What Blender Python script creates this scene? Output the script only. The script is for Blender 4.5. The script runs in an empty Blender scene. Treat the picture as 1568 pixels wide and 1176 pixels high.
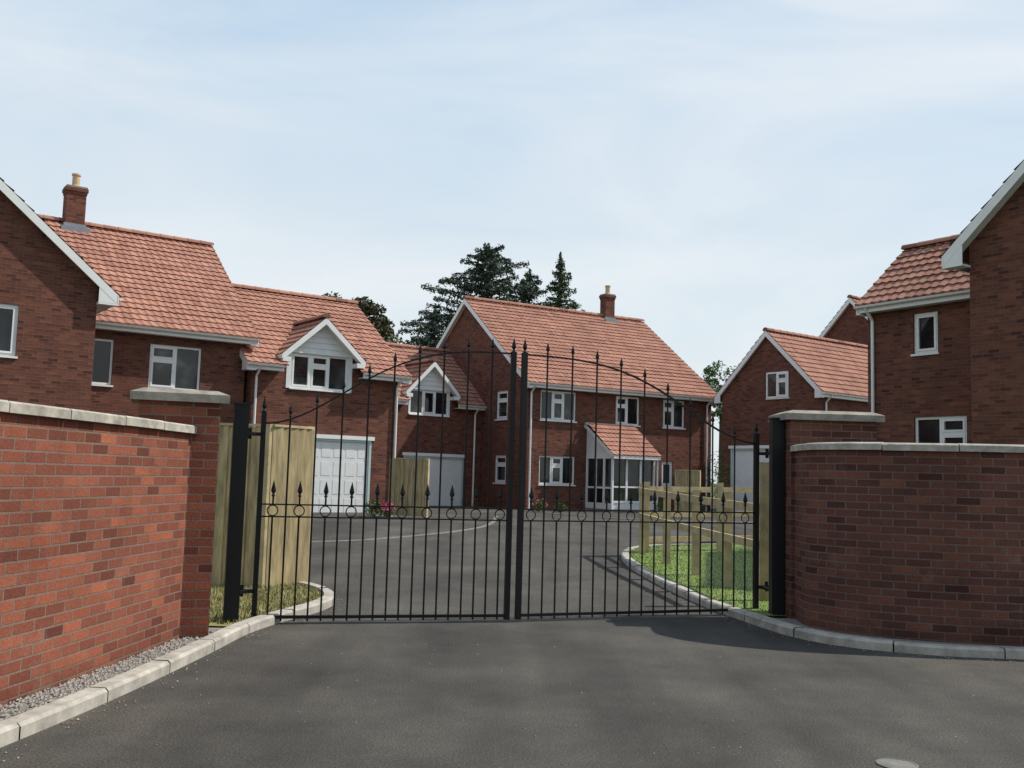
import bpy, math, random
from mathutils import Vector, Matrix
random.seed(7)
scene=bpy.context.scene
V=Vector
# ------------------------------------------------------------ materials
def newmat(name):
    m=bpy.data.materials.new(name); m.use_nodes=True
    nt=m.node_tree; b=nt.nodes['Principled BSDF']
    return m,nt,b
def N(nt,t,**kw):
    n=nt.nodes.new(t)
    for k,v in kw.items():
        if k in n.inputs: n.inputs[k].default_value=v
        else: setattr(n,k,v)
    return n
def ramp(nt,src,stops):
    r=nt.nodes.new('ShaderNodeValToRGB')
    while len(r.color_ramp.elements)<len(stops): r.color_ramp.elements.new(0.5)
    for e,(p,c) in zip(r.color_ramp.elements,stops):
        e.position=p; e.color=(c[0],c[1],c[2],1)
    nt.links.new(src,r.inputs[0]); return r.outputs[0]
def mixc(nt,mode,fac,a,b):
    m=nt.nodes.new('ShaderNodeMix'); m.data_type='RGBA'; m.blend_type=mode
    for s,i in ((fac,0),(a,6),(b,7)):
        if isinstance(s,(int,float)): m.inputs[i].default_value=s
        elif isinstance(s,tuple): m.inputs[i].default_value=(*s,1)
        else: nt.links.new(s,m.inputs[i])
    return m.outputs[2]
def mth(nt,op,a,b=None,c=None):
    n=nt.nodes.new('ShaderNodeMath'); n.operation=op
    for i,s in enumerate((a,b,c)):
        if s is None: continue
        if isinstance(s,(int,float)): n.inputs[i].default_value=s
        else: nt.links.new(s,n.inputs[i])
    return n.outputs[0]
def bump(nt,b,h,strength,dist):
    bp=N(nt,'ShaderNodeBump',Strength=strength,Distance=dist)
    nt.links.new(h,bp.inputs['Height']); nt.links.new(bp.outputs[0],b.inputs['Normal'])
def simple(name,col,rough=.6,var=.12,scale=6,metal=0,spec=.5,bmp=0,stretch=None):
    m,nt,b=newmat(name)
    tc=N(nt,'ShaderNodeTexCoord'); src=tc.outputs['Object']
    if stretch:
        mp=N(nt,'ShaderNodeMapping'); mp.inputs['Scale'].default_value=stretch; nt.links.new(src,mp.inputs['Vector']); src=mp.outputs[0]
    n=N(nt,'ShaderNodeTexNoise',Scale=scale,Detail=6.0,Roughness=.65)
    nt.links.new(src,n.inputs['Vector'])
    c=ramp(nt,n.outputs[0],[(0.32,[x*(1-var) for x in col]),(0.68,[min(1,x*(1+var)) for x in col])])
    nt.links.new(c,b.inputs['Base Color']); b.inputs['Roughness'].default_value=rough
    b.inputs['Metallic'].default_value=metal; b.inputs['Specular IOR Level'].default_value=spec
    if bmp: bump(nt,b,n.outputs[0],bmp,.01)
    return m
def cellnoise(nt,uv,w,h,offs):
    """random value per brick / per tile, aligned with the Brick Texture's bond"""
    sp=N(nt,'ShaderNodeSeparateXYZ'); nt.links.new(uv,sp.inputs[0])
    row=mth(nt,'FLOOR',mth(nt,'DIVIDE',sp.outputs[1],h))
    par=mth(nt,'FLOORED_MODULO',row,2.0)
    u=mth(nt,'DIVIDE',sp.outputs[0],w)
    if offs: u=mth(nt,'ADD',u,mth(nt,'MULTIPLY_ADD',par,-.5,.5))
    cb=N(nt,'ShaderNodeCombineXYZ'); nt.links.new(mth(nt,'FLOOR',u),cb.inputs[0]); nt.links.new(row,cb.inputs[1])
    wn=N(nt,'ShaderNodeTexWhiteNoise'); wn.noise_dimensions='2D'; nt.links.new(cb.outputs[0],wn.inputs['Vector'])
    return wn.outputs['Value']
def brickmat(name,c1,c2,mortar,ms=.007,weather=.35,footdark=0):
    m,nt,b=newmat(name)
    uv=N(nt,'ShaderNodeUVMap')
    br=N(nt,'ShaderNodeTexBrick'); br.offset=.5
    for k,v in {'Scale':1.0,'Mortar Size':ms,'Mortar Smooth':.2,'Bias':0.0,'Brick Width':.225,'Row Height':.075}.items(): br.inputs[k].default_value=v
    br.inputs['Color1'].default_value=(*c1,1); br.inputs['Color2'].default_value=(*c2,1); br.inputs['Mortar'].default_value=(*mortar,1)
    nt.links.new(uv.outputs[0],br.inputs['Vector'])
    wn=cellnoise(nt,uv.outputs[0],.225,.075,True)
    v2=ramp(nt,wn,[(.0,(.50,.47,.50)),(.10,(.62,.60,.62)),(.2,(.9,.9,.9)),(.75,(1.05,1.02,1)),(1.0,(1.3,1.2,1.05))])
    v2=mixc(nt,'MIX',br.outputs['Fac'],v2,(1.0,1.0,1.0))
    c=mixc(nt,'MULTIPLY',.85,br.outputs['Color'],v2)
    tc=N(nt,'ShaderNodeTexCoord')
    n=N(nt,'ShaderNodeTexNoise',Scale=.9,Detail=7.0,Roughness=.68); nt.links.new(tc.outputs['Object'],n.inputs['Vector'])
    v=ramp(nt,n.outputs[0],[(.3,(1-weather,)*3),(.5,(.95,.95,.95)),(.72,(1.1,1.08,1.05))])
    c=mixc(nt,'MULTIPLY',1.0,c,v)
    n3=N(nt,'ShaderNodeTexNoise',Scale=60.0,Detail=3.0); nt.links.new(tc.outputs['Object'],n3.inputs['Vector'])
    v3=ramp(nt,n3.outputs[0],[(.3,(.68,.68,.68)),(.7,(1.05,1.05,1.05))])
    c=mixc(nt,'MULTIPLY',.8,c,v3)
    if footdark:
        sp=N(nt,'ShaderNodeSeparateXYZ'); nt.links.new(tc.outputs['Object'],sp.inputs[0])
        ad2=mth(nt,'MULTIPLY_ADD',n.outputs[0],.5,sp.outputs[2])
        v4=ramp(nt,ad2,[(.2,(.62,.60,.58)),(.5,(1,1,1))])  # brick gets darker towards the foot of the wall
        c=mixc(nt,'MULTIPLY',footdark,c,v4)
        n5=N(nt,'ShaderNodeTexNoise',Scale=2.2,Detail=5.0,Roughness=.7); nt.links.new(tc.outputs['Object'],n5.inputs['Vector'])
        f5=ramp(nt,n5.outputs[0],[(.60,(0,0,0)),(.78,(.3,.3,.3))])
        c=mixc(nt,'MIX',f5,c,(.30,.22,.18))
    nt.links.new(c,b.inputs['Base Color']); b.inputs['Roughness'].default_value=.9; b.inputs['Specular IOR Level'].default_value=.2
    inv=mth(nt,'SUBTRACT',1.0,br.outputs['Fac'])
    bump(nt,b,mth(nt,'MULTIPLY_ADD',n3.outputs[0],.6,mth(nt,'MULTIPLY_ADD',wn,.25,inv)),.9,.007)
    return m
M={}
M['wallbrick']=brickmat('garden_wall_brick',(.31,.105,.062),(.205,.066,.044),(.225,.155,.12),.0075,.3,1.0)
M['shadebrick']=brickmat('shaded_garden_wall_brick',(.185,.076,.054),(.115,.050,.039),(.175,.13,.105),.0075,.3,1.0)  # garden wall brick darkened: shade of right wall and pier put into colour
M['housebrick']=brickmat('house_brick',(.205,.079,.053),(.135,.052,.038),(.165,.108,.084),.007,.22)
def tilemat():
    m,nt,b=newmat('terracotta_roof_tile')
    uv=N(nt,'ShaderNodeUVMap')
    br=N(nt,'ShaderNodeTexBrick'); br.offset=0.0
    for k,v in {'Scale':1.0,'Mortar Size':.008,'Mortar Smooth':.6,'Bias':-.1,'Brick Width':.22,'Row Height':.30}.items(): br.inputs[k].default_value=v
    br.inputs['Color1'].default_value=(.41,.21,.152,1); br.inputs['Color2'].default_value=(.34,.16,.115,1); br.inputs['Mortar'].default_value=(.22,.105,.08,1)
    nt.links.new(uv.outputs[0],br.inputs['Vector'])
    tc=N(nt,'ShaderNodeTexCoord')
    n=N(nt,'ShaderNodeTexNoise',Scale=.6,Detail=6.0,Roughness=.7); nt.links.new(tc.outputs['Object'],n.inputs['Vector'])
    v=ramp(nt,n.outputs[0],[(.3,(.74,.74,.75)),(.7,(1,1,1))])
    c=mixc(nt,'MULTIPLY',1.0,br.outputs['Color'],v)
    wn=cellnoise(nt,uv.outputs[0],.22,.30,False)
    c=mixc(nt,'MULTIPLY',1.0,c,ramp(nt,wn,[(0,(.78,.76,.78)),(.12,(.93,.93,.94)),(.8,(1.02,1.02,1)),(1,(1.12,1.1,1.08))]))
    nt.links.new(c,b.inputs['Base Color']); b.inputs['Roughness'].default_value=.9; b.inputs['Specular IOR Level'].default_value=.2
    return m
M['tile']=tilemat()
M['white']=simple('white_upvc',(.74,.74,.72),.4,.04,3)
M['whiteboard']=simple('white_boarding',(.68,.69,.68),.5,.05,4)
M['teal']=simple('pale_teal_paint',(.42,.55,.52),.5,.06,4)
M['lead']=simple('lead_flashing',(.20,.22,.25),.5,.15,4)
M['pot']=simple('buff_clay',(.50,.36,.22),.8,.12,5)
M['conc']=simple('concrete_coping',(.34,.315,.265),.9,.38,7,bmp=.5)
M['cap']=simple('weathered_concrete_cap',(.22,.20,.165),.9,.35,8,bmp=.5)
M['kerb']=simple('kerb_concrete',(.35,.325,.28),.92,.32,6,bmp=.5)
M['edging']=simple('edging_stone',(.15,.145,.13),.92,.3,6)
M['iron']=simple('black_painted_iron',(.006,.006,.007),.45,.2,20,spec=.25)
M['wood']=simple('treated_timber',(.40,.32,.18),.85,.28,5,bmp=.3)
M['wood2']=simple('fence_board_timber',(.34,.27,.145),.85,.42,3,bmp=.3,stretch=(5,5,.7))
M['bark']=simple('bark',(.09,.065,.045),.9,.3,8,bmp=.5)
M['stone']=simple('gravel_stone',(.27,.25,.22),.9,.5,30)
M['litter']=simple('leaf_litter',(.22,.15,.08),.9,.5,30)
def glass():
    m,nt,b=newmat('window_glass')
    tc=N(nt,'ShaderNodeTexCoord')
    n=N(nt,'ShaderNodeTexNoise',Scale=1.3,Detail=2.0); nt.links.new(tc.outputs['Object'],n.inputs['Vector'])
    c=ramp(nt,n.outputs[0],[(.4,(.010,.011,.013)),(.60,(.03,.033,.034)),(.74,(.12,.12,.115))])
    nt.links.new(c,b.inputs['Base Color']); b.inputs['Roughness'].default_value=.03; b.inputs['Specular IOR Level'].default_value=.5
    n2=N(nt,'ShaderNodeTexNoise',Scale=.8,Detail=1.0); nt.links.new(tc.outputs['Object'],n2.inputs['Vector'])
    bump(nt,b,n2.outputs[0],.12,.05)
    return m
M['glass']=glass()
def asphalt():
    m,nt,b=newmat('asphalt')
    tc=N(nt,'ShaderNodeTexCoord')
    f=N(nt,'ShaderNodeTexNoise',Scale=75.0,Detail=5.0,Roughness=.8); nt.links.new(tc.outputs['Object'],f.inputs['Vector'])
    c=ramp(nt,f.outputs[0],[(.33,(.022,.021,.020)),(.5,(.064,.061,.056)),(.6,(.096,.091,.083)),(.70,(.23,.215,.19))])
    g_=N(nt,'ShaderNodeTexNoise',Scale=.6,Detail=8.0,Roughness=.68); nt.links.new(tc.outputs['Object'],g_.inputs['Vector'])
    v=ramp(nt,g_.outputs[0],[(.33,(.64,.635,.63)),(.5,(.97,.96,.94)),(.7,(1.42,1.37,1.28))])
    c=mixc(nt,'MULTIPLY',1.0,c,v)
    mp=N(nt,'ShaderNodeMapping'); mp.inputs['Scale'].default_value=(1.6,.18,1); mp.inputs['Rotation'].default_value=(0,0,.12)
    nt.links.new(tc.outputs['Object'],mp.inputs['Vector'])
    s=N(nt,'ShaderNodeTexNoise',Scale=1.0,Detail=5.0); nt.links.new(mp.outputs[0],s.inputs['Vector'])
    v=ramp(nt,s.outputs[0],[(.35,(.80,.80,.80)),(.65,(1.17,1.15,1.12))])
    c=mixc(nt,'MULTIPLY',1.0,c,v)
    nt.links.new(c,b.inputs['Base Color']); b.inputs['Roughness'].default_value=.9; b.inputs['Specular IOR Level'].default_value=.2
    bump(nt,b,f.outputs[0],.8,.008); return m
M['asphalt']=asphalt()
def foliage(name,dark,light,sc=.8,trans=.15):
    m,nt,b=newmat(name)
    tc=N(nt,'ShaderNodeTexCoord')
    n=N(nt,'ShaderNodeTexNoise',Scale=sc,Detail=5.0,Roughness=.75); nt.links.new(tc.outputs['Object'],n.inputs['Vector'])
    c=ramp(nt,n.outputs[0],[(.32,dark),(.68,light)])
    nt.links.new(c,b.inputs['Base Color']); b.inputs['Roughness'].default_value=.6; b.inputs['Specular IOR Level'].default_value=.25
    return m
M['cedar']=foliage('cedar_needles',(.035,.055,.040),(.10,.135,.10),.6)
M['spruce']=foliage('spruce_needles',(.024,.05,.024),(.07,.12,.05),.6)
M['leafred']=foliage('dark_leaves',(.030,.034,.016),(.09,.095,.04),.9)
M['leafgreen']=foliage('green_leaves',(.035,.075,.015),(.10,.17,.04),.9)
M['grass']=foliage('grass',(.11,.17,.035),(.20,.26,.07),1.5)
M['drygrass']=foliage('dry_grass',(.16,.16,.06),(.30,.26,.12),2.5)
M['field']=foliage('field_grass',(.06,.10,.025),(.10,.14,.04),.05)
M['pink']=simple('pink_petals',(.65,.08,.22),.6,.3,20)
M['gravel']=simple('gravel_bed',(.2,.185,.165),.95,.5,45,bmp=1.0)

# ------------------------------------------------------------ mesh helper
class MB:
    def __init__(s): s.v=[]; s.f=[]; s.m=[]; s.uv={}; s.mats=[]
    def mi(s,mat):
        if mat not in s.mats: s.mats.append(mat)
        return s.mats.index(mat)
    def face(s,pts,mat,uv=None):
        i=len(s.v); s.v.extend([tuple(p) for p in pts]); s.f.append(tuple(range(i,i+len(pts)))); s.m.append(s.mi(mat))
        if uv: s.uv[len(s.f)-1]=uv
    def obox(s,o,X,Y,x0,x1,y0,y1,z0,z1,mat):
        Z=V((0,0,1)); X=V(X);Y=V(Y);o=V(o)
        P=[o+X*x+Y*y+Z*z for z in (z0,z1) for (x,y) in ((x0,y0),(x1,y0),(x1,y1),(x0,y1))]
        for q in ((0,1,2,3),(4,5,6,7),(0,1,5,4),(1,2,6,5),(2,3,7,6),(3,0,4,7)): s.face([P[k] for k in q],mat)
    def box(s,x0,x1,y0,y1,z0,z1,mat): s.obox((0,0,0),(1,0,0),(0,1,0),x0,x1,y0,y1,z0,z1,mat)
    def beam(s,a,b,wd,ht,mat,up=(0,0,1)):
        a=V(a);b=V(b); d=(b-a); d.normalize(); up=V(up)
        sd=d.cross(up)
        if sd.length<1e-4: sd=d.cross(V((1,0,0)))
        sd.normalize(); u=sd.cross(d); u.normalize()
        P=[p+sd*x+u*y for p in (a,b) for (x,y) in ((-wd/2,-ht/2),(wd/2,-ht/2),(wd/2,ht/2),(-wd/2,ht/2))]
        for q in ((0,1,2,3),(4,5,6,7),(0,1,5,4),(1,2,6,5),(2,3,7,6),(3,0,4,7)): s.face([P[k] for k in q],mat)
    def tube(s,a,b,r0,r1,mat,n=8,caps=True):
        a=V(a);b=V(b); d=(b-a).normalized(); t=d.cross(V((0,0,1)))
        if t.length<1e-3: t=V((1,0,0))
        t.normalize(); u=t.cross(d)
        A=[a+(t*math.cos(k*2*math.pi/n)+u*math.sin(k*2*math.pi/n))*r0 for k in range(n)]
        B=[b+(t*math.cos(k*2*math.pi/n)+u*math.sin(k*2*math.pi/n))*r1 for k in range(n)]
        for k in range(n): s.face([A[k],A[(k+1)%n],B[(k+1)%n],B[k]],mat)
        if caps: s.face(A,mat); s.face(B,mat)
    def lathe(s,c,prof,mat,n=8):
        c=V(c); rings=[[c+V((r*math.cos(k*2*math.pi/n),r*math.sin(k*2*math.pi/n),z)) for k in range(n)] for r,z in prof]
        for A,B in zip(rings,rings[1:]):
            for k in range(n): s.face([A[k],A[(k+1)%n],B[(k+1)%n],B[k]],mat)
    def obj(s,name,parent=None,smooth=False):
        me=bpy.data.meshes.new(name); me.from_pydata(s.v,[],s.f)
        for m in s.mats: me.materials.append(m)
        me.polygons.foreach_set('material_index',s.m)
        uvl=me.uv_layers.new(name='UVMap')
        Z=V((0,0,1)); dat=[0.0]*(2*len(me.loops))
        for p in me.polygons:
            ex=s.uv.get(p.index)
            if ex:
                for k,li in enumerate(p.loop_indices): dat[2*li]=ex[k][0]; dat[2*li+1]=ex[k][1]
                continue
            n=p.normal
            if abs(n.z)>.98 or n.length<.1: t=V((1,0,0)); b=V((0,1,0))
            else:
                t=Z.cross(n); t.normalize(); b=n.cross(t)
            for li,vi in zip(p.loop_indices,p.vertices):
                q=s.v[vi]; dat[2*li]=q[0]*t.x+q[1]*t.y+q[2]*t.z; dat[2*li+1]=q[0]*b.x+q[1]*b.y+q[2]*b.z
        uvl.data.foreach_set('uv',dat)
        if smooth: me.polygons.foreach_set('use_smooth',[True]*len(me.polygons))
        o=bpy.data.objects.new(name,me); scene.collection.objects.link(o)
        if parent: o.parent=parent
        return o
def empty(name,loc=(0,0,0),ang=0):
    e=bpy.data.objects.new(name,None); scene.collection.objects.link(e); e.location=loc; e.rotation_euler=(0,0,ang); e.empty_display_size=.3
    return e
def g(y):
    t=max(0,min(1,(y-10)/16)); return .27*t*t*(3-2*t)

# ------------------------------------------------------------ building parts
def roof_plane(mb,o,U,L,S,mat,notch=None,tw=.22,th=.30):
    """pantiles: o eave corner, U unit dir along eave, S full slope vector"""
    o=V(o);U=V(U).normalized();S=V(S);sl=S.length;s=S.normalized()
    n=U.cross(s); 
    if n.z<0: n=-n
    nu=max(2,int(round(L/tw*4))); du=L/nu
    us=[k*du for k in range(nu+1)]
    hs=[.014*math.sin(2*math.pi*u/tw)+random.uniform(-.003,.003) for u in us]
    nr=int(math.ceil(sl/th)); prev=None
    for r in range(nr):
        v0=r*th; v1=min(sl,(r+1)*th)
        jit=random.uniform(-.006,.006)
        A=[o+U*u+s*(v0-.02+random.uniform(-.006,.006))+n*(.066+h+jit) for u,h in zip(us,hs)]
        B=[o+U*u+s*v1+n*(.03+h) for u,h in zip(us,hs)]
        for k in range(nu):
            uc=(us[k]+us[k+1])/2; vc=(v0+v1)/2
            if notch and any(a<uc<b and vc<c for a,b,c in notch): continue
            mb.face([A[k],A[k+1],B[k+1],B[k]],mat,[(us[k],v0+.01),(us[k+1],v0+.01),(us[k+1],v1-.01),(us[k],v1-.01)])
            if prev: lo0,lo1=prev[k],prev[k+1]
            else: lo0,lo1=A[k]-n*.05,A[k+1]-n*.05
            mb.face([lo0,lo1,A[k+1],A[k]],mat,[(us[k],v0+.01)]*4)
        prev=B
def ridge(mb,a,b,mat):
    a=V(a);b=V(b);L=(b-a).length;d=(b-a)/L;k=int(L/.45)+1
    t=d.cross(V((0,0,1))).normalized()
    for i in range(k):
        p=a+d*(L*i/k);q=a+d*(L*(i+1)/k+.01)
        for j in range(6):
            a0=math.pi*j/6;a1=math.pi*(j+1)/6
            def pt(c,an,r): return c+t*(r*math.cos(an))+V((0,0,r*math.sin(an)))
            mb.face([pt(p,a0,.13),pt(p,a1,.13),pt(q,a1,.12),pt(q,a0,.12)],mat,[(i*.5,.1)]*4)
        mb.face([pt(p,math.pi*j/6,.13) for j in range(7)],mat,[(i*.5,.1)]*7)
def wall(mb,P0,U,Nn,W,z0,z1,ops,mat,reveal=.1):
    P0=V(P0);U=V(U);Nn=V(Nn);Z=V((0,0,1))
    xs=sorted({0,W,*[o[0] for o in ops],*[o[1] for o in ops]}); zs=sorted({z0,z1,*[min(z1,o[2]) for o in ops],*[min(z1,o[3]) for o in ops]})
    def P(u,z,d=0): return P0+U*u+Z*z-Nn*d
    for a,b in zip(xs,xs[1:]):
        for c,d in zip(zs,zs[1:]):
            um=(a+b)/2;zm=(c+d)/2
            if any(o[0]<um<o[1] and o[2]<zm<o[3] for o in ops): continue
            mb.face([P(a,c),P(b,c),P(b,d),P(a,d)],mat)
    for o in ops:
        a,b,c,d=o[0],o[1],o[2],o[3]
        if d>z1: continue
        mb.face([P(a,c),P(a,c,reveal),P(a,d,reveal),P(a,d)],mat);mb.face([P(b,c),P(b,c,reveal),P(b,d,reveal),P(b,d)],mat)
        mb.face([P(a,d),P(b,d),P(b,d,reveal),P(a,d,reveal)],mat);mb.face([P(a,c),P(b,c),P(b,c,reveal),P(a,c,reveal)],mat)
def window(fr,gl,P0,U,Nn,o,style='tf',depth=.05):
    """o=(u0,u1,z0,z1)"""
    a,b,c,d=o[:4]; P0=V(P0);U=V(U);Nn=V(Nn); w=M['white']
    y1=-depth; y0=y1-.06; f=.06
    B=lambda x0,x1,z0,z1,ya=y0,yb=y1: fr.obox(P0,U,Nn,x0,x1,ya,yb,z0,z1,w)
    B(a,b,c,c+f);B(a,b,d-f,d);B(a,a+f,c+f,d-f);B(b-f,b,c+f,d-f)
    n=len(style); cw=(b-a-2*f)/n
    for i,st in enumerate(style):
        x0=a+f+i*cw; x1=x0+cw
        if i: B(x0-.035,x0+.035,c+f,d-f,y0+.002,y1+.004)
        if i: x0+=.035
        if i<n-1: x1-=.035
        zt=d-f
        if st=='t':
            zm=c+(d-c)*.66; B(x0,x1,zm-.035,zm+.035,y0+.004,y1+.006)
            sash(fr,P0,U,Nn,x0,x1,zm+.035,zt,y1); zt=zm-.035
        if st in 'ot': sash(fr,P0,U,Nn,x0,x1,c+f,zt,y1)
    P=lambda u,z: P0+U*u+Nn*(y0+.025)+V((0,0,z))
    gl.face([P(a+.01,c+.01),P(b-.01,c+.01),P(b-.01,d-.01),P(a+.01,d-.01)],M['glass'])
    fr.obox(P0,U,Nn,a-.04,b+.04,y0,.05,c-.05,c-.003,w)
def sash(fr,P0,U,Nn,x0,x1,z0,z1,y1):
    t=.05; w=M['white']; B=lambda a,b,c,d: fr.obox(P0,U,Nn,a,b,y1-.035,y1+.015,c,d,w)
    B(x0+.002,x1-.002,z0+.002,z0+t);B(x0+.002,x1-.002,z1-t,z1-.002);B(x0+.002,x0+t,z0+t,z1-t);B(x1-t,x1-.002,z0+t,z1-t)
def garage(fr,P0,U,Nn,o):
    a,b,c,d=o[:4]; P0=V(P0);U=V(U);Nn=V(Nn)
    B=lambda x0,x1,y0,y1,z0,z1,m: fr.obox(P0,U,Nn,x0,x1,y0,y1,z0,z1,m)
    B(a,a+.07,-.1,.0,c,d,M['teal']);B(b-.07,b,-.1,.0,c,d,M['teal']);B(a+.07,b-.07,-.1,.0,d-.07,d,M['teal'])
    B(a-.08,b+.08,.003,.05,d,d+.12,M['white'])
    B(a+.07,b-.07,-.09,-.06,c,d-.07,M['whiteboard'])
    nr=4;nc=5; H=(d-.07-c)/nr; W=(b-a-.14)/nc
    for i in range(nc):
        for j in range(nr):
            B(a+.07+i*W+.05,a+.07+(i+1)*W-.05,-.06,-.053,c+j*H+.07,c+(j+1)*H-.07,M['whiteboard'])
def house(name,ox,oy,dx,dy,L,w,ze,zr,ov=.15,fo=(),lo=(),notch=(),chim=None,pipes=(),gut=None,z0=.0,eo=.35):
    ang=math.atan2(dy,dx); e=empty(name,(ox,oy,0),ang)
    wl=MB();rf=MB();tr=MB();fr=MB();gl=MB()
    X=V((1,0,0));Y=V((0,1,0)); zw=ze+eo*(zr-ze)/w-.06
    bk=2*w-eo
    F0=V((ov,eo,0))
    ops=[(o[0]-ov,o[1]-ov,o[2],o[3],*o[4:]) for o in fo]
    wall(wl,F0,X,-Y,L-2*ov,z0,zw,ops,M['housebrick'])
    for o in ops:
        if o[4]=='G': garage(fr,F0,X,-Y,o)
        elif o[4]!='-': window(fr,gl,F0,X,-Y,o,o[4])
    G0=V((ov,eo,0)); lops=[(o[0]-eo,o[1]-eo,o[2],o[3],o[4]) for o in lo]
    wall(wl,G0,Y,-X,bk-eo,z0,zw,[o for o in lops if o[3]<zw],M['housebrick'])
    for o in lops:
        if o[4]=='G': garage(fr,G0,Y,-X,o)
        elif o[3]<zw: window(fr,gl,G0,Y,-X,o,o[4])
        else: window(fr,gl,G0,Y,-X,o,o[4],depth=-.07)
    wl.face([(ov,eo,zw),(ov,bk,zw),(ov,w,zr-.06)],M['housebrick'])
    x1=L-ov
    wl.face([(x1,eo,z0),(x1,bk,z0),(x1,bk,zw),(x1,w,zr-.06),(x1,eo,zw)],M['housebrick'])
    wl.face([(ov,bk,z0),(x1,bk,z0),(x1,bk,zw),(ov,bk,zw)],M['housebrick'])
    S=V((0,w,zr-ze))
    roof_plane(rf,(0,0,ze),X,L,S,M['tile'],notch)
    roof_plane(rf,(0,2*w,ze),X,L,V((0,-w,zr-ze)),M['tile'])
    rf.face([(0.01,0,ze+.005),(L-.01,0,ze+.005),(L-.01,w,zr),(0.01,w,zr)] if not notch else [(0.01,1.2,ze+1.2*(zr-ze)/w),(L-.01,1.2,ze+1.2*(zr-ze)/w),(L-.01,w,zr),(0.01,w,zr)],M['tile'])
    rf.face([(0.01,2*w,ze+.005),(L-.01,2*w,ze+.005),(L-.01,w,zr),(0.01,w,zr)],M['tile'])
    ridge(rf,(-.02,w,zr+.03),(L+.02,w,zr+.03),M['tile'])
    segs=gut if gut else [(0,L)]
    for a,b in segs:
        tr.box(a,b,.02,.045,ze-.17,ze+.03,M['white'])
        tr.box(a,b,.047,eo,ze-.16,ze-.14,M['white'])
        for k in range(4):
            a0=math.pi+math.pi*k/4;a1=math.pi+math.pi*(k+1)/4;c=(-.045,ze-.02)
            tr.face([(a,c[0]+.06*math.cos(a0),c[1]+.06*math.sin(a0)),(b,c[0]+.06*math.cos(a0),c[1]+.06*math.sin(a0)),(b,c[0]+.06*math.cos(a1),c[1]+.06*math.sin(a1)),(a,c[0]+.06*math.cos(a1),c[1]+.06*math.sin(a1))],M['white'])
        for xx in (a,b): tr.face([(xx,-.045+.06*math.cos(math.pi+math.pi*k/4),ze-.02+.06*math.sin(math.pi+math.pi*k/4)) for k in range(5)],M['white'])
    tr.box(0,L,2*w-.045,2*w-.02,ze-.17,ze+.03,M['white'])
    for xx in (0.0,L):
        sgn=1 if xx==0 else -1
        for ya in (0,2*w):
            p=[V((xx,ya,ze+.03)),V((xx,w,zr+.03)),V((xx,w,zr-.20)),V((xx,ya,ze-.20))]
            q=[a+V((sgn*.03,0,0)) for a in p]
            tr.face(p,M['white']);tr.face(q,M['white']);tr.face([p[2],p[3],q[3],q[2]],M['white']);tr.face([p[0],p[3],q[3],q[0]],M['white'])
            tr.face([q[2]+V((0,0,.06)),q[3]+V((0,0,.06)),V((ov if sgn>0 else L-ov,ya,ze-.14)),V((ov if sgn>0 else L-ov,w,zr-.14))],M['white'])
            ye=eo+.02 if ya==0 else bk-.02
            tr.box(min(xx,xx+sgn*ov),max(xx,xx+sgn*ov),min(ya,ye),max(ya,ye),ze-.21,ze-.17,M['white'])
            tr.face([(xx+sgn*.004,ya,ze-.17),(xx+sgn*.004,ye,ze-.17),(xx+sgn*.004,ye,ze+abs(ye-ya)*(zr-ze)/w-.1),(xx+sgn*.004,ya,ze)],M['white'])
    for t in pipes:
        tr.tube((t,eo-.07,z0),(t,eo-.07,ze-.35),.038,.038,M['white'])
        tr.tube((t,eo-.07,ze-.35),(t,-.03,ze-.08),.038,.038,M['white'])
    if chim:
        t,zt,cw=chim; h=cw/2
        cb=M['housebrick']; wl.box(t-h,t+h,w-h*.85,w+h*.85,zr-.8,zt-.25,cb)
        wl.box(t-h-.02,t+h+.02,w-h*.85-.02,w+h*.85+.02,zt-.25,zt-.17,cb)
        wl.box(t-h-.045,t+h+.045,w-h*.85-.045,w+h*.85+.045,zt-.17,zt-.06,cb)
        wl.box(t-h-.02,t+h+.02,w-h*.85-.02,w+h*.85+.02,zt-.06,zt,M['cap'])
        wl.lathe((t,w,zt),[(.14,0),(.13,.05),(.115,.07),(.11,.36),(.135,.37),(.135,.42),(.09,.42),(.09,.3)],M['pot'],12)
        rf.box(t-h-.04,t+h+.04,w-h*.85-.04,w+h*.85+.04,zr-.62,zr-.02,M['lead'])
        rf.box(t-h-.14,t+h+.14,w-h*.85-.22,w-h*.85-.042,zr-.5,zr-.16,M['lead'])
    return e,wl,rf,tr,fr,gl
def finish(h):
    e,wl,rf,tr,fr,gl=h
    wl.obj('walls',e);rf.obj('roof',e);tr.obj('fascias_and_gutters',e)
    if fr.f: fr.obj('window_and_door_frames',e)
    if gl.f: gl.obj('window_panes',e)
    return e
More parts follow.
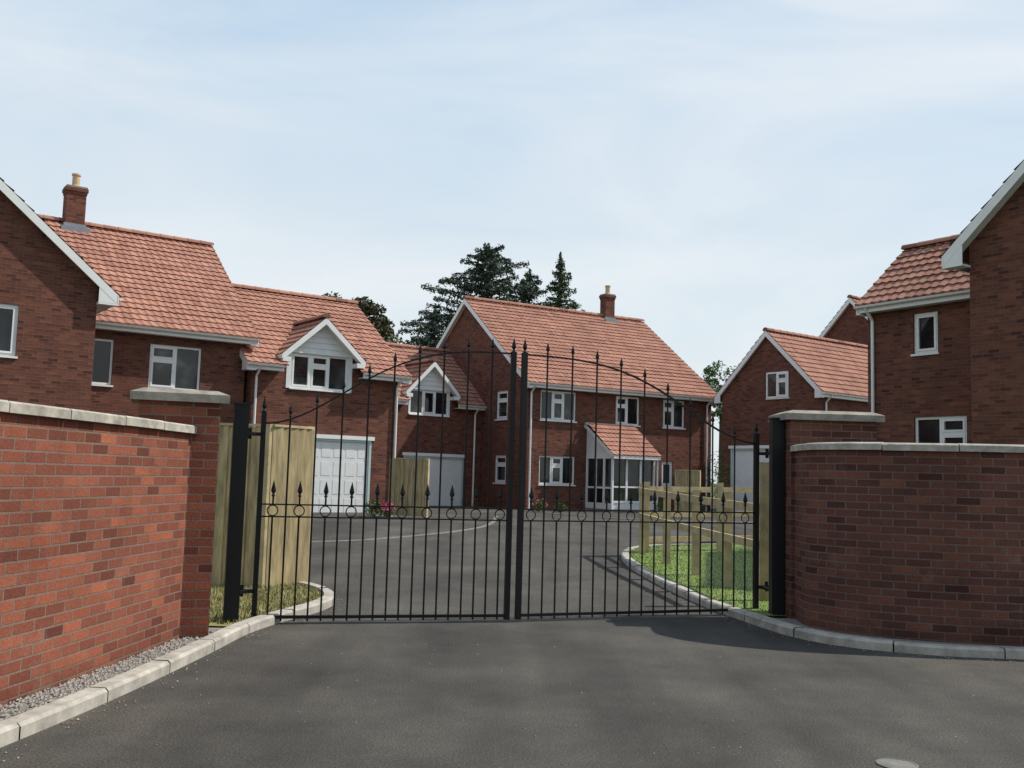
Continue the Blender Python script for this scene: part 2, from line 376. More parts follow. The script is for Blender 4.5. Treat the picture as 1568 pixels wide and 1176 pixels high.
def gablet(h,tc,hw,zb,zp,eo,yb,win,style):
    e,wl,rf,tr,fr,gl=h; yf=eo-.012
    X=V((1,0,0));Y=V((0,1,0))
    a,b,c,d=win
    P0=V((tc-hw+.12,yf,0)); W=2*hw-.24
    wall(wl,P0,X,-Y,W,c-.02,zb+.02,[(a-P0.x,b-P0.x,c,d)],M['whiteboard'],.1)
    for xx in (tc-hw+.12,tc+hw-.12): wl.face([(xx,yf,zb-.9),(xx,yb,zb-.9),(xx,yb,zb+.1),(xx,yf,zb+.1)],M['whiteboard'])
    window(fr,gl,P0,X,-Y,(a-P0.x,b-P0.x,c,d),style)
    sl=(zp-zb)/hw; nb=6
    for k in range(nb):
        z0=zb+(zp-zb)*k/nb; z1=zb+(zp-zb)*(k+1)/nb; x0=hw-(z0-zb)/sl; x1=hw-(z1-zb)/sl
        tr.face([(tc-x0,yf-.035,z0),(tc+x0,yf-.035,z0),(tc+x1,yf-.012,z1),(tc-x1,yf-.012,z1)],M['whiteboard'])
        tr.face([(tc-x0,yf-.035,z0),(tc+x0,yf-.035,z0),(tc+x0,yf-.012,z0),(tc-x0,yf-.012,z0)],M['whiteboard'])
    y0=yf-.32
    for sg in (-1,1):
        ex=hw+.14
        zz=zb-.14*sl
        roof_plane(rf,(tc+sg*ex,y0,zz),Y,yb-y0,V((-sg*ex,0,zp-zz)),M['tile'])
        p=[V((tc+sg*ex,y0,zz+.04)),V((tc,y0,zp+.04)),V((tc,y0,zp-.16)),V((tc+sg*ex,y0,zz-.16))]
        q=[v+V((0,.03,0)) for v in p]
        tr.face(p,M['white']);tr.face(q,M['white']);tr.face([p[2],p[3],q[3],q[2]],M['white'])
        tr.face([q[2]+V((0,0,.05)),q[3]+V((0,0,.05)),q[3]+V((0,.3,.05)),q[2]+V((0,.3,.05))],M['white'])
        tr.box(min(tc+sg*ex,tc+sg*(ex-.26)),max(tc+sg*ex,tc+sg*(ex-.26)),y0-.004,yf-.003,zz-.2,zz-.06,M['white'])
        tr.box(min(tc+sg*ex,tc+sg*(ex+.03)),max(tc+sg*ex,tc+sg*(ex+.03)),y0,yf+.6,zz-.12,zz+.02,M['white'])
    ridge(rf,(tc,y0-.02,zp+.05),(tc,yb+.1,zp+.05),M['tile'])

# House A : left gable
hA=house('brick_house',-9.62,23.9,-.586,.81,4.5,4.9,5.58,9.75,ov=.22,lo=[(2.15,3.5,3.95,5.15,'o')],eo=.45)
finish(hA)
# House B : long roof with chimney
ob=(-7.42-.81*9.5,28.77-.586*9.5)
L=9.5
hB=house('brick_house',ob[0],ob[1],.81,.586,L,4.6,5.3,8.84,ov=.25,
  fo=[(L-2.98,L-1.55,3.66,4.9,'tf'),(L-5.0,L-3.95,3.66,4.9,'tf'),(L-3.2,L-1.9,1.3,2.4,'tf')],chim=(L-4.33,10.0,.56),pipes=())
finish(hB)
# House C : garage, gablet
hC=house('garage_house',-7.62,28.31,.81,.586,5.45,4.1,4.57,7.42,ov=.3,
  fo=[(2.12,4.3,.2,2.5,'G'),(1.5,3.38,3.97,9,'-')],notch=[(1.28,3.62,.72)],gut=[(0,1.15),(3.75,5.45)],pipes=(5.1,.42))
gablet(hC,2.44,1.2,5.03,6.1,.35,2.35,(1.5,3.38,3.97,5.03),'otf')
finish(hC)
# House D : recessed garage link
hD=house('garage_house',-5.97,37.13,.81,.586,7.2,3.5,4.35,6.9,ov=.15,
  fo=[(2.5,5.3,.1,2.22,'G'),(2.68,4.48,3.87,9,'-')],notch=[(2.5,4.66,.66)],gut=[(0,2.4),(4.76,7.2)],pipes=(5.75,))
gablet(hD,3.58,1.08,4.85,5.95,.35,2.3,(2.68,4.48,3.87,4.85),'fof')
finish(hD)
# House E : central house
hE=house('brick_house',.62,37.5,.86,.51,9.7,5.45,5.1,9.06,ov=.2,
  fo=[(.8,2.45,3.73,4.88,'ftf'),(4.4,5.6,3.73,4.88,'tf'),(6.85,8.0,3.73,4.88,'tf'),(.8,2.45,1.25,2.35,'ftf'),(6.8,7.4,1.3,2.3,'o')],
  lo=[(1.85,2.75,3.78,4.92,'t'),(1.85,2.75,1.25,2.35,'t')],chim=(7.6,10.15,.52),pipes=(.33,9.2))
e,wl,rf,tr,fr,gl=hE
px0,px1=2.98,5.05; yf=-1.4
tr.box(px0,px1,yf,.345,.0,.38,M['cap'])
w=M['white']
wl.box(px0+.05,px1-.05,yf+.08,yf+.2,.38,.62,M['housebrick'])
for x in (px0,px0+.66,px0+1.33,px1-.08): fr.box(x,x+.08,yf,yf+.08,.38,2.35,w)
fr.box(px0,px1,yf+.004,yf+.076,.62,.7,w);fr.box(px0,px1,yf+.004,yf+.076,1.2,1.26,w);fr.box(px0,px1,yf-.02,yf+.1,2.3,2.48,w)
gl.face([(px0+.08,yf+.05,.7),(px1-.08,yf+.05,.7),(px1-.08,yf+.05,2.3),(px0+.08,yf+.05,2.3)],M['glass'])
fr.box(px0+.01,px1-.01,yf+.03,yf+.06,.38,.62,M['whiteboard'])
for y in (yf+.5,yf+1.05,.24): fr.box(px0,px0+.08,y,y+.1,.38,2.35,w)
fr.box(px0+.004,px0+.07,yf+.1,.34,2.3,2.48,w);fr.box(px0+.004,px0+.07,yf+.1,.34,.38,.6,w);fr.box(px0+.004,px0+.07,yf+.1,.34,1.15,1.22,w)
gl.face([(px0+.04,yf+.05,.5),(px0+.04,.34,.5),(px0+.04,.34,2.3),(px0+.04,yf+.05,2.3)],M['glass'])
for x in (px0+.02,px1-.02): tr.face([(x,yf,2.48),(x,.35,2.48),(x,.35,3.62)],M['whiteboard'])
fr.box(px1-.08,px1,yf+.1,.34,.38,2.4,w)
roof_plane(rf,(px0-.12,yf-.2,2.42),(1,0,0),px1-px0+.24,V((0,1.75,1.24)),M['tile'])
tr.box(px0-.1,px1+.1,yf-.22,yf-.19,2.3,2.45,w)
for x in (px0-.12,px1+.1):
    tr.face([(x,yf-.2,2.46),(x,.35,3.70),(x,.35,3.55),(x,yf-.2,2.31)],w)
tr.box(px0-.15,px1+.15,.2,.34,3.62,3.72,M['lead'])
tr.tube((px1+.02,yf-.12,.25),(px1+.02,yf-.12,2.35),.035,.035,w)
finish(hE)
# House F
hF=house('brick_house',11.62,37.07,.8,.6,9,2.64,5.0,7.56,ov=.15,lo=[(1.6,2.65,4.88,5.9,'tf'),(1.3,4.5,.1,2.9,'G')],pipes=(.6,),eo=.3)
finish(hF)
# House G far behind
hG=house('brick_house',17.3,42.4,.8,.6,7,3.2,6.9,10.1,ov=.2)
finish(hG)
# House H
hH=house('brick_house',8.05,23.1,.56,-.83,4.3,1.92,5.72,7.34,ov=.1,fo=[(1.3,1.9,4.5,5.42,'o'),(1.3,2.55,1.95,3.08,'ft')],pipes=(.28,),eo=.3)
finish(hH)
# House I : right gable
hI=house('brick_house',8.50+.56*10,19.5-.83*10,.83,.56,8,5.0,6.08,10.65,ov=.28,eo=.42)
finish(hI)

# ------------------------------------------------------------ ground
mb=MB(); ys=[-600,-60,-12]+list(range(0,31))+[60,200,900]
for a,b in zip(ys,ys[1:]):
    mb.face([(-900,a,g(a)-.03),(900,a,g(a)-.03),(900,b,g(b)-.03),(-900,b,g(b)-.03)],M['field'])
mb.obj('ground')
mb=MB(); ys=[-12]+[k*.5 for k in range(-8,61)]+[55]
for a,b in zip(ys,ys[1:]):
    mb.face([(-26,a,g(a)),(26,a,g(a)),(26,b,g(b)),(-26,b,g(b))],M['asphalt'])
mb.obj('asphalt_road')
def resample(pts,step):
    out=[];P=[V((*p,0)) for p in pts];P=[P[0]*2-P[1]]+P+[P[-1]*2-P[-2]]
    for i in range(1,len(P)-2):
        n=max(1,int((P[i+1]-P[i]).length/step))
        for k in range(n):
            t=k/n;a,b,c,d=P[i-1:i+3]
            out.append(.5*((2*b)+(c-a)*t+(2*a-5*b+4*c-d)*t*t+(3*b-a-3*c+d)*t**3))
    out.append(P[-2]); return out
def kerb(name,pts,w=.13,h=.09,side=1,mat=None,unit=.9):
    mat=mat or M['kerb']; mb=MB(); R=resample(pts,.15); acc=0
    nr=[]
    for i,p in enumerate(R):
        t=(R[min(i+1,len(R)-1)]-R[max(i-1,0)]).normalized(); nr.append(V((-t.y,t.x,0))*side)
    hz=h
    for i in range(len(R)-1):
        p,q=R[i],R[i+1];a,b=nr[i],nr[i+1]
        seg=(q-p).length; acc+=seg
        e=acc>unit
        if e: acc=0; q=q.lerp(p,.08)
        prof=[(0,-.05),(0,hz-.02),(.02,hz),(w,hz),(w,-.05)]
        A=[p+a*x+V((0,0,g(p.y)+z)) for x,z in prof];B=[q+b*x+V((0,0,g(q.y)+z)) for x,z in prof]
        for k in range(4): mb.face([A[k],B[k],B[k+1],A[k+1]],mat)
        if e: mb.face(B,mat); hz=h+(random.uniform(-.005,.005) if h>.05 else 0)
    mb.face(A,mat)
    mb.obj(name); return R
KL=[(-3.9,-1),(-3.5,1.6),(-2.95,3.6),(-2.65,5.4),(-2.49,6.8),(-2.40,8.2),(-2.35,9.3),(-2.2,10.1),(-2.0,10.8),(-1.95,11.5),(-2.15,12.2),(-2.7,12.85),(-3.8,13.3),(-8,13.7)]
RL=kerb('kerb',KL,side=1)
KR=[(11,8.1),(8.6,8.6),(6.9,8.85),(5.7,9.0),(4.65,9.06),(3.9,9.15),(3.25,9.45),(2.85,10.0),(2.6,11.0),(2.38,12.1),(2.15,14.0),(1.98,16.2),(2.05,18.0),(2.5,19.2),(3.5,19.9),(6,20.8),(12,22)]
RR=kerb('kerb',KR,side=-1)
kerb('paving_edging',[(-9,17.6),(-3.9,19.0),(-2.2,20.6),(-.9,23.2),(-.4,26),(-.3,31)],w=.11,h=.012,side=1,mat=M['edging'])
kerb('paving_edging',[(1.2,34.5),(3.5,31.5),(6.0,31.0),(9.5,32.2)],w=.11,h=.03,side=1,mat=M['edging'])
def strip(name,L,Rr,dz,mat):
    mb=MB()
    for i in range(len(L)-1):
        a,b=L[i],L[i+1];c,d=Rr[i+1],Rr[i]
        mb.face([(p[0],p[1],g(p[1])+dz) for p in (a,b,c,d)],mat)
    mb.obj(name)
lawnL=[(p.x+.1,p.y) for p in RR if p.y>10.9 and p.x<12 and not (p.x>4 and p.y<12)]
strip('lawn',lawnL,[(13,y) for x,y in lawnL],.07,M['grass'])
front=[(p.x,p.y+.08) for p in RR if (p.y<=10.9)]
strip('gravel_strip',front,[(max(p[0]+.1,3.2),max(10.9,p[1])) for p in front],.06,M['gravel'])
gl_=[(p.x-.1,p.y) for p in RL if p.y<9.4]
strip('gravel_strip',gl_,[(-4.6,y) for x,y in gl_],.045,M['gravel'])
vl=[(p.x-.1,p.y) for p in RL if p.y>=9.2]
strip('grass_verge',vl,[(-12,y) for x,y in vl],.06,M['drygrass'])
mb=MB()
def pebble(x,y,z,r,mat):
    c=V((x,y,z+r*.3)); ps=[c+V(v)*r*random.uniform(.7,1.2) for v in ((1,0,0),(0,1,0),(-1,0,0),(0,-1,0),(0,0,.8))]
    for a,b in ((0,1),(1,2),(2,3),(3,0)): mb.face([ps[a],ps[b],ps[4]],mat)
for i in range(3200):
    y=random.uniform(3.5,9.1); 
    k=min(RL,key=lambda p:abs(p.y-y)); pebble(random.uniform(k.x-.55,k.x-.13),y,.05,random.uniform(.006,.017),M['stone'])
mb.obj('gravel')
mb=MB()
# grit and leaf litter washed along the kerbs and thinly over the road
for i in range(650):
    R=RL if i%2 else RR; k=random.choice([p for p in R if 2<p.y<14 and abs(p.x)<6]); s=1 if R is RL else -1
    off=abs(random.gauss(0,.09))+.01
    dx,dy=(off*s,0) if not (R is RR and k.x>2.9) else (random.uniform(-.1,.1),-off)
    pebble(k.x+dx,k.y+dy+random.uniform(-.06,.06),g(k.y)+.001,random.uniform(.004,.011),random.choice([M['stone'],M['litter'],M['litter']]))
for i in range(260): pebble(random.uniform(-2.3,3.5),random.uniform(3,9.2),.001,random.uniform(.003,.008),random.choice([M['stone'],M['litter']]))
mb.obj('road_grit')
mb=MB()
def blades(n,fx,fy,dz,mat,h0,h1):
    for i in range(n):
        y=fy(); x=fx(y); a=random.uniform(0,6.28);h=random.uniform(h0,h1);w=.006+h*.06
        z=g(y)+dz; dx,dy=math.cos(a)*w,math.sin(a)*w; lx,ly=random.gauss(0,h*.35),random.gauss(0,h*.35)
        mb.face([(x-dx,y-dy,z-.01),(x+dx,y+dy,z-.01),(x+lx,y+ly,z+h)],mat)
def kx(y):
    k=min((p for p in RR if p.y>10.9),key=lambda p:abs(p.y-y)); return k.x+.14
blades(22000,lambda y:kx(y)+abs(random.random())**1.3*3.2,lambda:random.uniform(11,20),.07,M['grass'],.01,.028)
mb.obj('lawn_grass')
mb=MB()
def kxl(y):
    k=min((p for p in RL if p.y>9.2),key=lambda p:abs(p.y-y)); return k.x-.16
blades(7000,lambda y:kxl(y)-random.random()*1.6,lambda:9.4+3.5*random.random(),.06,M['drygrass'],.02,.06)
mb.obj('verge_grass')

# ------------------------------------------------------------ garden walls
def gwall(name,pts,H,thick,side,cop=.07,z0=-.05,brick='wallbrick'):
    e=empty(name,(0,0,0)); mb=MB(); R=resample(pts,.2); s=0; bm=M[brick]
    nr=[]
    for i,p in enumerate(R):
        t=(R[min(i+1,len(R)-1)]-R[max(i-1,0)]).normalized(); nr.append(V((-t.y,t.x,0))*side)
    cp=MB(); acc=0; jz=0
    for i in range(len(R)-1):
        p,q,a,b=R[i],R[i+1],nr[i],nr[i+1]; l=(q-p).length
        for off in (0,thick):
            A=p+a*off;B=q+b*off
            mb.face([A+V((0,0,z0)),B+V((0,0,z0)),B+V((0,0,H-cop)),A+V((0,0,H-cop))],bm,[(s,z0),(s+l,z0),(s+l,H-cop),(s,H-cop)])
        Hh=H+jz
        prof=[(-.045,Hh-cop),(-.045,Hh-.012),(-.03,Hh),(thick*.5,Hh+.012),(thick+.03,Hh),(thick+.045,Hh-.012),(thick+.045,Hh-cop)]
        acc+=l; q2=q
        if acc>.62: q2=q.lerp(p,.05); acc=0; jz=random.uniform(-.004,.004)
        A=[p+a*x+V((0,0,z)) for x,z in prof];B=[q2+b*x+V((0,0,z)) for x,z in prof]
        for k in range(len(prof)): cp.face([A[k],B[k],B[(k+1)%7],A[(k+1)%7]],M['conc'])
        cp.face(A,M['conc']); cp.face(B,M['conc'])
        s+=l
    for c,nn in ((R[0],nr[0]),(R[-1],nr[-1])):
        mb.face([c+V((0,0,z0)),c+nn*thick+V((0,0,z0)),c+nn*thick+V((0,0,H-cop)),c+V((0,0,H-cop))],bm)
    mb.obj('brickwork',e);cp.obj('coping',e)
gwall('brick_garden_wall',[(-4.3,-1.5),(-3.85,1.2),(-3.35,3.8),(-3.0,6.08),(-2.86,7.5),(-2.78,8.68)],1.87,.22,1)
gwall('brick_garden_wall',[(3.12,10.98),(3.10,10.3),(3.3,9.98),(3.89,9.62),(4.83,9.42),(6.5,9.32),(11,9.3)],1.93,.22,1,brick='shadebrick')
def pier(name,x,y,ang,w,d,H,brick='wallbrick'):
    e=empty(name,(x,y,0),ang); mb=MB()
    mb.box(0,w,0,d,-.05,H-.1,M[brick]); mb.obj('brickwork',e)
    c=MB(); o=.07
    c.box(-o,w+o,-o,d+o,H-.1,H-.03,M['cap'])
    P=[(-o,-o),(w+o,-o),(w+o,d+o),(-o,d+o)];Q=[(.03,.03),(w-.03,.03),(w-.03,d-.03),(.03,d-.03)]
    for k in range(4):
        a,b=P[k],P[(k+1)%4];c2,d2=Q[(k+1)%4],Q[k]
        c.face([(*a,H-.03),(*b,H-.03),(*c2,H+.01),(*d2,H+.01)],M['cap'])
    c.face([(*q,H+.01) for q in Q],M['cap'])
    c.obj('pier_cap',e)
pier('brick_gate_pier',-3.2,8.51,.321,.68,.5,2.17)
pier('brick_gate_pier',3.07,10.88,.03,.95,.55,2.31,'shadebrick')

# ------------------------------------------------------------ gates
def gate():
    e=empty('wrought_iron_double_gate')
    I=M['iron']
    def leaf(nm,hinge,meet):
        mb=MB(); h=V((*hinge,0));m=V((*meet,0)); d=(h-m); L=d.length; d=d/L; n=V((-d.y,d.x,0))
        P=lambda s,z: m+d*(s*L)+V((0,0,z))
        arch=lambda s: 1.96+.84*(.5+.5*math.cos(math.pi*min(1,s)**1.6))
        def rail(z,wd=.03,ht=.012): mb.beam(P(0,z),P(1,z),wd,ht,I)
        def spear(s,z,k=1.0):
            c=P(s,z); mb.lathe(c,[(.004,0),(.016*k,.012*k),(.008*k,.028*k),(.021*k,.05*k),(.0155*k,.078*k),(.001,.135*k)],I,6)
        mb.beam(P(0.010,.03),P(0.010,arch(0)+.02),.055,.055,I,up=n); spear(.01,arch(0)+.01,1.2)
        mb.beam(P(1,.03),P(1,arch(1)+.12),.05,.05,I,up=n); spear(1,arch(1)+.11,1.2)
        rail(.07,.035,.03);rail(1.045,.03,.014);rail(1.165,.03,.014)
        K=40
        for i in range(K): mb.beam(P(i/K,arch(i/K)),P((i+1.05)/K,arch((i+1)/K)),.03,.016,I)
        for i in range(1,20):
            s=i/20
            if i%2==0:
                mb.tube(P(s,.03),P(s,arch(s)+.03),.0095,.0095,I,6); spear(s,arch(s)+.02)
            else:
                mb.tube(P(s,.03),P(s,1.045),.0095,.0095,I,6)
                mb.tube(P(s,1.165),P(s,1.25),.0095,.0095,I,6); spear(s,1.235,1.25)
                c=P(s,1.105)
                for k in range(12):
                    a0=2*math.pi*k/12;a1=2*math.pi*(k+1)/12;r=.052
                    mb.tube(c+d*(r*math.cos(a0))+V((0,0,r*math.sin(a0))),c+d*(r*math.cos(a1))+V((0,0,r*math.sin(a1))),.006,.006,I,5,False)
        for z in (.32,1.85): mb.beam(P(1,z),P(1.06,z),.05,.035,I); mb.tube(P(1.05,z-.05),P(1.05,z+.06),.02,.02,I,8)
        mb.obj(nm,e)
    leaf('left_leaf',(-2.45,9.84),(.035,10.46)); leaf('right_leaf',(2.86,11.55),(.10,10.49))
    mb=MB()
    mb.obox((-2.61,9.6,0),(.949,.316,0),(-.316,.949,0),-.07,.07,-.07,.07,0,2.12,I)
    mb.obox((-2.61,9.6,0),(.949,.316,0),(-.316,.949,0),-.08,.08,-.08,.08,2.12,2.14,I)
    mb.obox((2.985,11.12,0),(1,0,0),(0,1,0),-.07,.07,-.07,.07,0,2.22,I)
    mb.obox((2.985,11.12,0),(1,0,0),(0,1,0),-.08,.08,-.08,.08,2.22,2.24,I)
    mb.beam((-2.6,9.6,1.85),(-2.52,9.8,1.85),.03,.03,I);mb.beam((-2.6,9.6,.32),(-2.52,9.8,.32),.03,.03,I)
    mb.beam((2.98,11.1,1.85),(2.93,11.5,1.85),.03,.03,I);mb.beam((2.98,11.1,.32),(2.93,11.5,.32),.03,.03,I)
    mb.obj('gate_posts',e)
gate()

# ------------------------------------------------------------ fences
def board_fence(name,pts,H,dz=0):
    mb=MB()
    for (a,b) in zip(pts,pts[1:]):
        a=V((*a,0));b=V((*b,0));L=(b-a).length;d=(b-a)/L;n=V((d.y,-d.x,0)); k=max(2,int(L/.125))
        for i in range(k):
            s0=L*i/k;s1=L*(i+1)/k+.012; z=g(a.y)+dz+.05; h=H+random.uniform(-.012,.004); t=random.uniform(0,.006)
            P=[a+d*s0+n*.008,a+d*s1+n*(.028+t),a+d*s1+n*.010,a+d*s0]
            lo=[p+V((0,0,z)) for p in P];hi=[p+V((0,0,z+h-.05)) for p in P]
            mb.face(hi,M['wood2'])
            for q in range(4): mb.face([lo[q],lo[(q+1)%4],hi[(q+1)%4],hi[q]],M['wood2'])
        mb.beam(a+V((0,0,g(a.y)+H+.015)),b+V((0,0,g(a.y)+H+.015)),.07,.03,M['wood'])
        for z in (.35,1.0,1.6): mb.beam(a-n*.04+V((0,0,g(a.y)+z)),b-n*.04+V((0,0,g(a.y)+z)),.05,.08,M['wood'])
        for p in (a,b): mb.obox(p-n*.05,d,n,-.05,.05,-.05,.05,g(p.y)-.05,g(p.y)+H+.03,M['wood'])
    return mb.obj(name)
board_fence('closeboard_timber_fence',[(-6.5,12.3),(-4.4,12.2),(-2.98,12.35)],2.02)
board_fence('closeboard_timber_fence',[(-2.93,12.25),(-2.55,12.75)],2.02)
board_fence('closeboard_timber_fence',[(-3.4,28.6),(-2.35,28.2)],1.65)
board_fence('closeboard_timber_fence',[(5.75,34.4),(6.45,34.0)],1.6)
def rail_fence(name,pts,hs,nr=3):
    mb=MB()
    for i,(x,y) in enumerate(pts):
        h=hs[i]; mb.box(x-.055,x+.055,y-.05,y+.05,g(y)-.05,g(y)+h,M['wood'])
    for (a,b),h in zip(zip(pts,pts[1:]),hs[1:]):
        for k in range(nr):
            za=g(a[1])+h*(.93-.34*k)-.04; zb=g(b[1])+h*(.93-.34*k)-.04
            mb.beam((a[0]-.07,a[1]-.03,za),(b[0]-.07,b[1]-.03,zb),.04,.10,M['wood'])
    mb.obj(name)
rail_fence('post_and_rail_fence',[(3.14,12.3),(2.98,13.6),(2.80,14.9),(2.60,16.4),(2.42,18.0)],[1.75,1.32,1.32,1.32,1.32],2)
rail_fence('post_and_rail_fence',[(2.5,18.15),(4.0,18.9),(5.6,19.6),(7.3,20.4)],[1.34,1.34,1.34,1.34],3)

mb=MB()
mb.lathe((2.15,5.56,.0),[(.11,.003),(.11,.006),(.10,.007),(.098,.004),(.0,.004)],M['edging'],24)
mb.obj('drain_cover')

# ------------------------------------------------------------ vegetation
def leafquad(mb,c,s,mat,flat=0.0):
    n=V((random.gauss(0,1),random.gauss(0,1),random.gauss(0,1)+flat)).normalized()
    t=n.orthogonal().normalized(); t=Matrix.Rotation(random.uniform(0,6.28),3,n)@t; b=n.cross(t)
    l=s*random.uniform(.6,1.3); w=l*random.uniform(.3,.55)
    mb.face([c-t*l*.5,c+b*w*.5,c+t*l*.5,c-b*w*.5],mat,[(0,0)]*4)
def conifer(name,x,y,zt,prof,nlimb,leaves,mat,size,rise0,droop,zs):
    """layered conifer: prof(f) gives limb length at height fraction f; foliage pads taper to fine tips"""
    mb=MB(); mb.tube((x,y,0),(x,y,zt-.4),.4,.04,M['bark'],8)
    for i in range(nlimb):
        f=(i+random.random())/nlimb; z=zt*(zs+(1-zs)*f)
        ln=prof(f)*random.uniform(.55,1.12); a=i*2.4+random.uniform(-.4,.4)
        rise=rise0*random.uniform(.5,1.4); h=V((math.cos(a),math.sin(a),0)); p0=V((x,y,z)); sd=V((-h.y,h.x,0))
        def pos(t): return p0+h*(ln*t)+V((0,0,ln*(rise*t-droop*t*t)))
        for k in range(4): mb.tube(pos(k/4),pos((k+1)/4),.07*(1-k/4)+.01,.07*(1-(k+1)/4)+.01,M['bark'],5,False)
        n=int(leaves*(ln/prof(0))**.8)
        for q in range(n):
            t=random.random()**.75; wd=.30*ln*(1-t)**.8*min(1,t*3+.2)+.07
            c=pos(t)+sd*random.gauss(0,wd*.55)+V((0,0,random.gauss(0,.07)-abs(random.gauss(0,.10))))
            leafquad(mb,c,size*(1-.35*t),mat,1.4)
    for q in range(140):
        t=random.random(); leafquad(mb,V((x+random.gauss(0,.03+.16*t),y+random.gauss(0,.03+.16*t),zt+.3-1.6*t)),size*.8,mat)
    mb.obj(name)
conifer('cedar_tree',-1.7,62,15.9,lambda f:6.6*(1-f)**.62+.35,84,620,M['cedar'],.30,.42,.26,.42)
conifer('cedar_tree',-5.3,66,12.6,lambda f:4.6*(1-f)**.6+.3,46,480,M['cedar'],.30,.36,.26,.48)
conifer('cedar_tree',1.0,66,15.2,lambda f:4.0*(1-f)**.6+.3,44,420,M['cedar'],.30,.45,.24,.55)
conifer('spruce_tree',2.75,60,15.0,lambda f:3.9*(1-f)**.95+.12,72,360,M['spruce'],.26,.30,.22,.40)
def broad(name,x,y,z0,cz,rx,rz,ncl,per,mat,size=.25,clr=.5):
    mb=MB(); top=V((x,y,cz)); mb.tube((x,y,z0),(x,y,cz-rz*.3),.2,.12,M['bark'],8)
    for i in range(ncl):
        while True:
            v=V((random.uniform(-1,1),random.uniform(-1,1),random.uniform(-1,1)))
            if .35<v.length<1: break
        c=top+V((v.x*rx,v.y*rx,v.z*rz))
        if i%3==0: mb.tube((x,y,cz-rz*.4),c,.05,.015,M['bark'],4,False)
        r=clr*random.uniform(.6,1.25)
        for k in range(per):
            u=V((random.gauss(0,1),random.gauss(0,1),random.gauss(0,1))).normalized()*r*random.random()**.4
            u.z*=.7; leafquad(mb,c+u,size,mat,.4)
    mb.obj(name)
broad('copper_beech_tree',-8.25,50,0,8.0,2.2,2.4,100,190,M['leafred'],.26,.6)
broad('broadleaf_tree',4.8,66,0,10.0,2.2,2.6,70,170,M['spruce'],.28,.7)
broad('broadleaf_tree',11.9,56,0,6.6,1.5,1.6,44,70,M['leafgreen'],.2,.45)
def shrub(name,x,y,r,h,n,mat,fl=None,nf=0):
    mb=MB(); z=g(y)
    for i in range(5):
        a=random.uniform(0,6.28); mb.tube((x,y,z),(x+math.cos(a)*r*.6,y+math.sin(a)*r*.6,z+h*.7),.012,.006,M['bark'],4,False)
    for i in range(n):
        u=V((random.gauss(0,1),random.gauss(0,1),random.gauss(0,1))).normalized()*random.random()**.4
        leafquad(mb,V((x+u.x*r,y+u.y*r,z+h*.5+u.z*h*.5)),.09,mat)
    for i in range(nf):
        u=V((random.gauss(0,1),-abs(random.gauss(0,1)),abs(random.gauss(0,1)))).normalized()
        leafquad(mb,V((x+u.x*r,y+u.y*r,z+h*.5+u.z*h*.5)),.1,fl)
    mb.obj(name)
shrub('flowering_shrub',-3.35,27.6,.2,.45,250,M['leafgreen'],M['pink'],70)
shrub('garden_shrub',-3.75,27.9,.28,.5,300,M['leafgreen'])
shrub('flowering_shrub',1.1,35.9,.3,.5,300,M['leafgreen'],M['pink'],25)
shrub('garden_shrub',1.9,36.3,.25,.4,250,M['leafgreen'])
shrub('garden_shrub',5.8,37.6,.35,.5,300,M['leafgreen'])
shrub('flowering_shrub',7.4,38.8,.35,.6,300,M['leafgreen'],M['pink'],30)
shrub('garden_shrub',8.2,39.2,.5,2.6,900,M['leafgreen'])
shrub('garden_shrub',-3.6,12.9,.3,.4,300,M['leafgreen'])

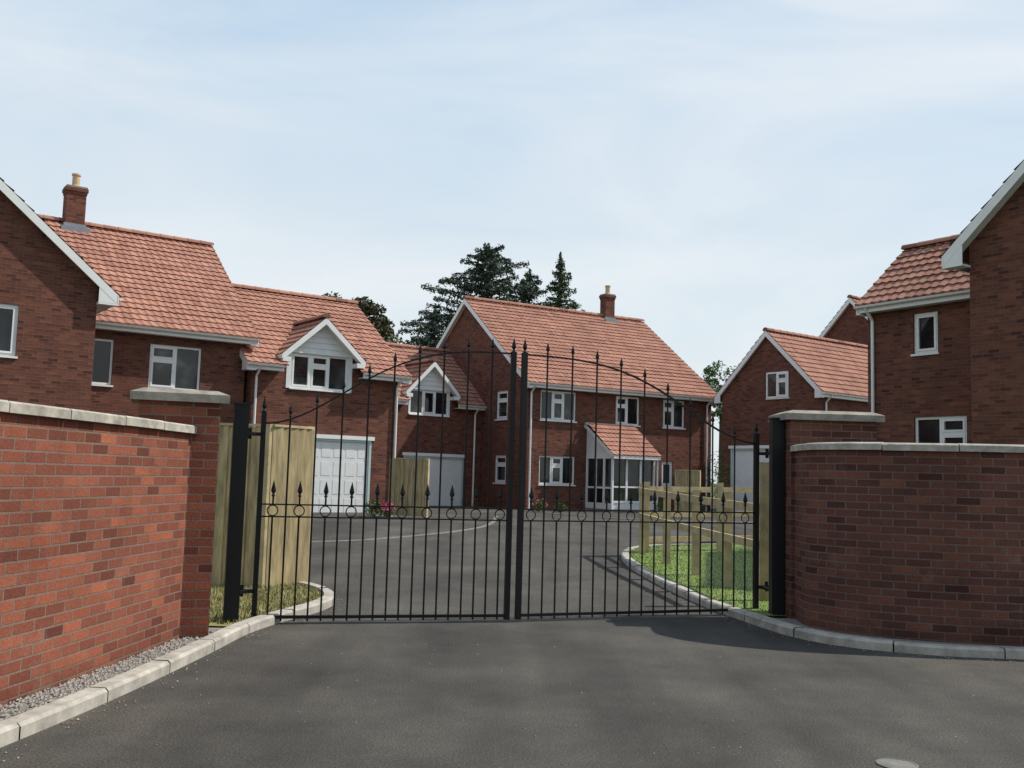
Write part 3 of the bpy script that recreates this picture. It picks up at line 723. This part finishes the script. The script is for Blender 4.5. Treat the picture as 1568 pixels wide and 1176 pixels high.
# ------------------------------------------------------------ light, sky, camera
el=math.radians(50); az=V((.96,.21)).normalized()
S=V((az.x*math.cos(el),az.y*math.cos(el),math.sin(el)))
sl=bpy.data.lights.new('sun','SUN'); sl.energy=5.0; sl.angle=math.radians(.6); sl.color=(1,.95,.87)
so=bpy.data.objects.new('sun',sl); scene.collection.objects.link(so); so.rotation_euler=S.to_track_quat('Z','Y').to_euler()
wd=bpy.data.worlds.new('World'); scene.world=wd; wd.use_nodes=True; nt=wd.node_tree
bg=nt.nodes['Background']; sk=nt.nodes.new('ShaderNodeTexSky'); sk.sky_type='NISHITA'; sk.sun_disc=False
sk.sun_elevation=el; sk.sun_rotation=math.atan2(az.x,az.y); sk.dust_density=2.0; sk.air_density=1.0; sk.ozone_density=1.5
tc=nt.nodes.new('ShaderNodeTexCoord')
sep=nt.nodes.new('ShaderNodeSeparateXYZ'); nt.links.new(tc.outputs['Generated'],sep.inputs[0])
# summer haze: pale near the horizon, bluer higher up
hz=ramp(nt,sep.outputs[2],[(0.0,(.89,.95,.97)),(.18,(.80,.90,.96)),(.42,(.60,.77,.94)),(1.0,(.22,.38,.62))])
vm=nt.nodes.new('ShaderNodeVectorMath'); vm.operation='SCALE'; vm.inputs[3].default_value=10.0; nt.links.new(hz,vm.inputs[0])
base=mixc(nt,'MIX',.82,sk.outputs[0],vm.outputs[0])
mp=nt.nodes.new('ShaderNodeMapping'); mp.inputs['Scale'].default_value=(1.2,1.2,4.2); mp.inputs['Rotation'].default_value=(0,.22,.3); mp.inputs['Location'].default_value=(.3,.1,.2)
nt.links.new(tc.outputs['Generated'],mp.inputs['Vector'])
no=nt.nodes.new('ShaderNodeTexNoise'); no.inputs['Scale'].default_value=1.7; no.inputs['Detail'].default_value=8; no.inputs['Roughness'].default_value=.5; no.inputs['Distortion'].default_value=.6
nt.links.new(mp.outputs[0],no.inputs['Vector'])
r=ramp(nt,no.outputs[0],[(.42,(0,0,0)),(.75,(.8,.8,.8))])
fin=mixc(nt,'MIX',r,base,(8.9,9.2,9.4))
nt.links.new(fin,bg.inputs['Color']); bg.inputs['Strength'].default_value=.1
cam=bpy.data.cameras.new('camera'); co=bpy.data.objects.new('camera',cam); scene.collection.objects.link(co)
cam.sensor_width=36; cam.lens=34.9; cam.clip_end=3000; cam.clip_start=.05
co.matrix_world=Matrix.Translation((0,0,1.5))@Matrix.Rotation(math.radians(90+5.34),4,'X')@Matrix.Rotation(.028,4,'Z')
scene.camera=co
scene.view_settings.view_transform='Standard'; scene.view_settings.look='None'; scene.view_settings.exposure=0
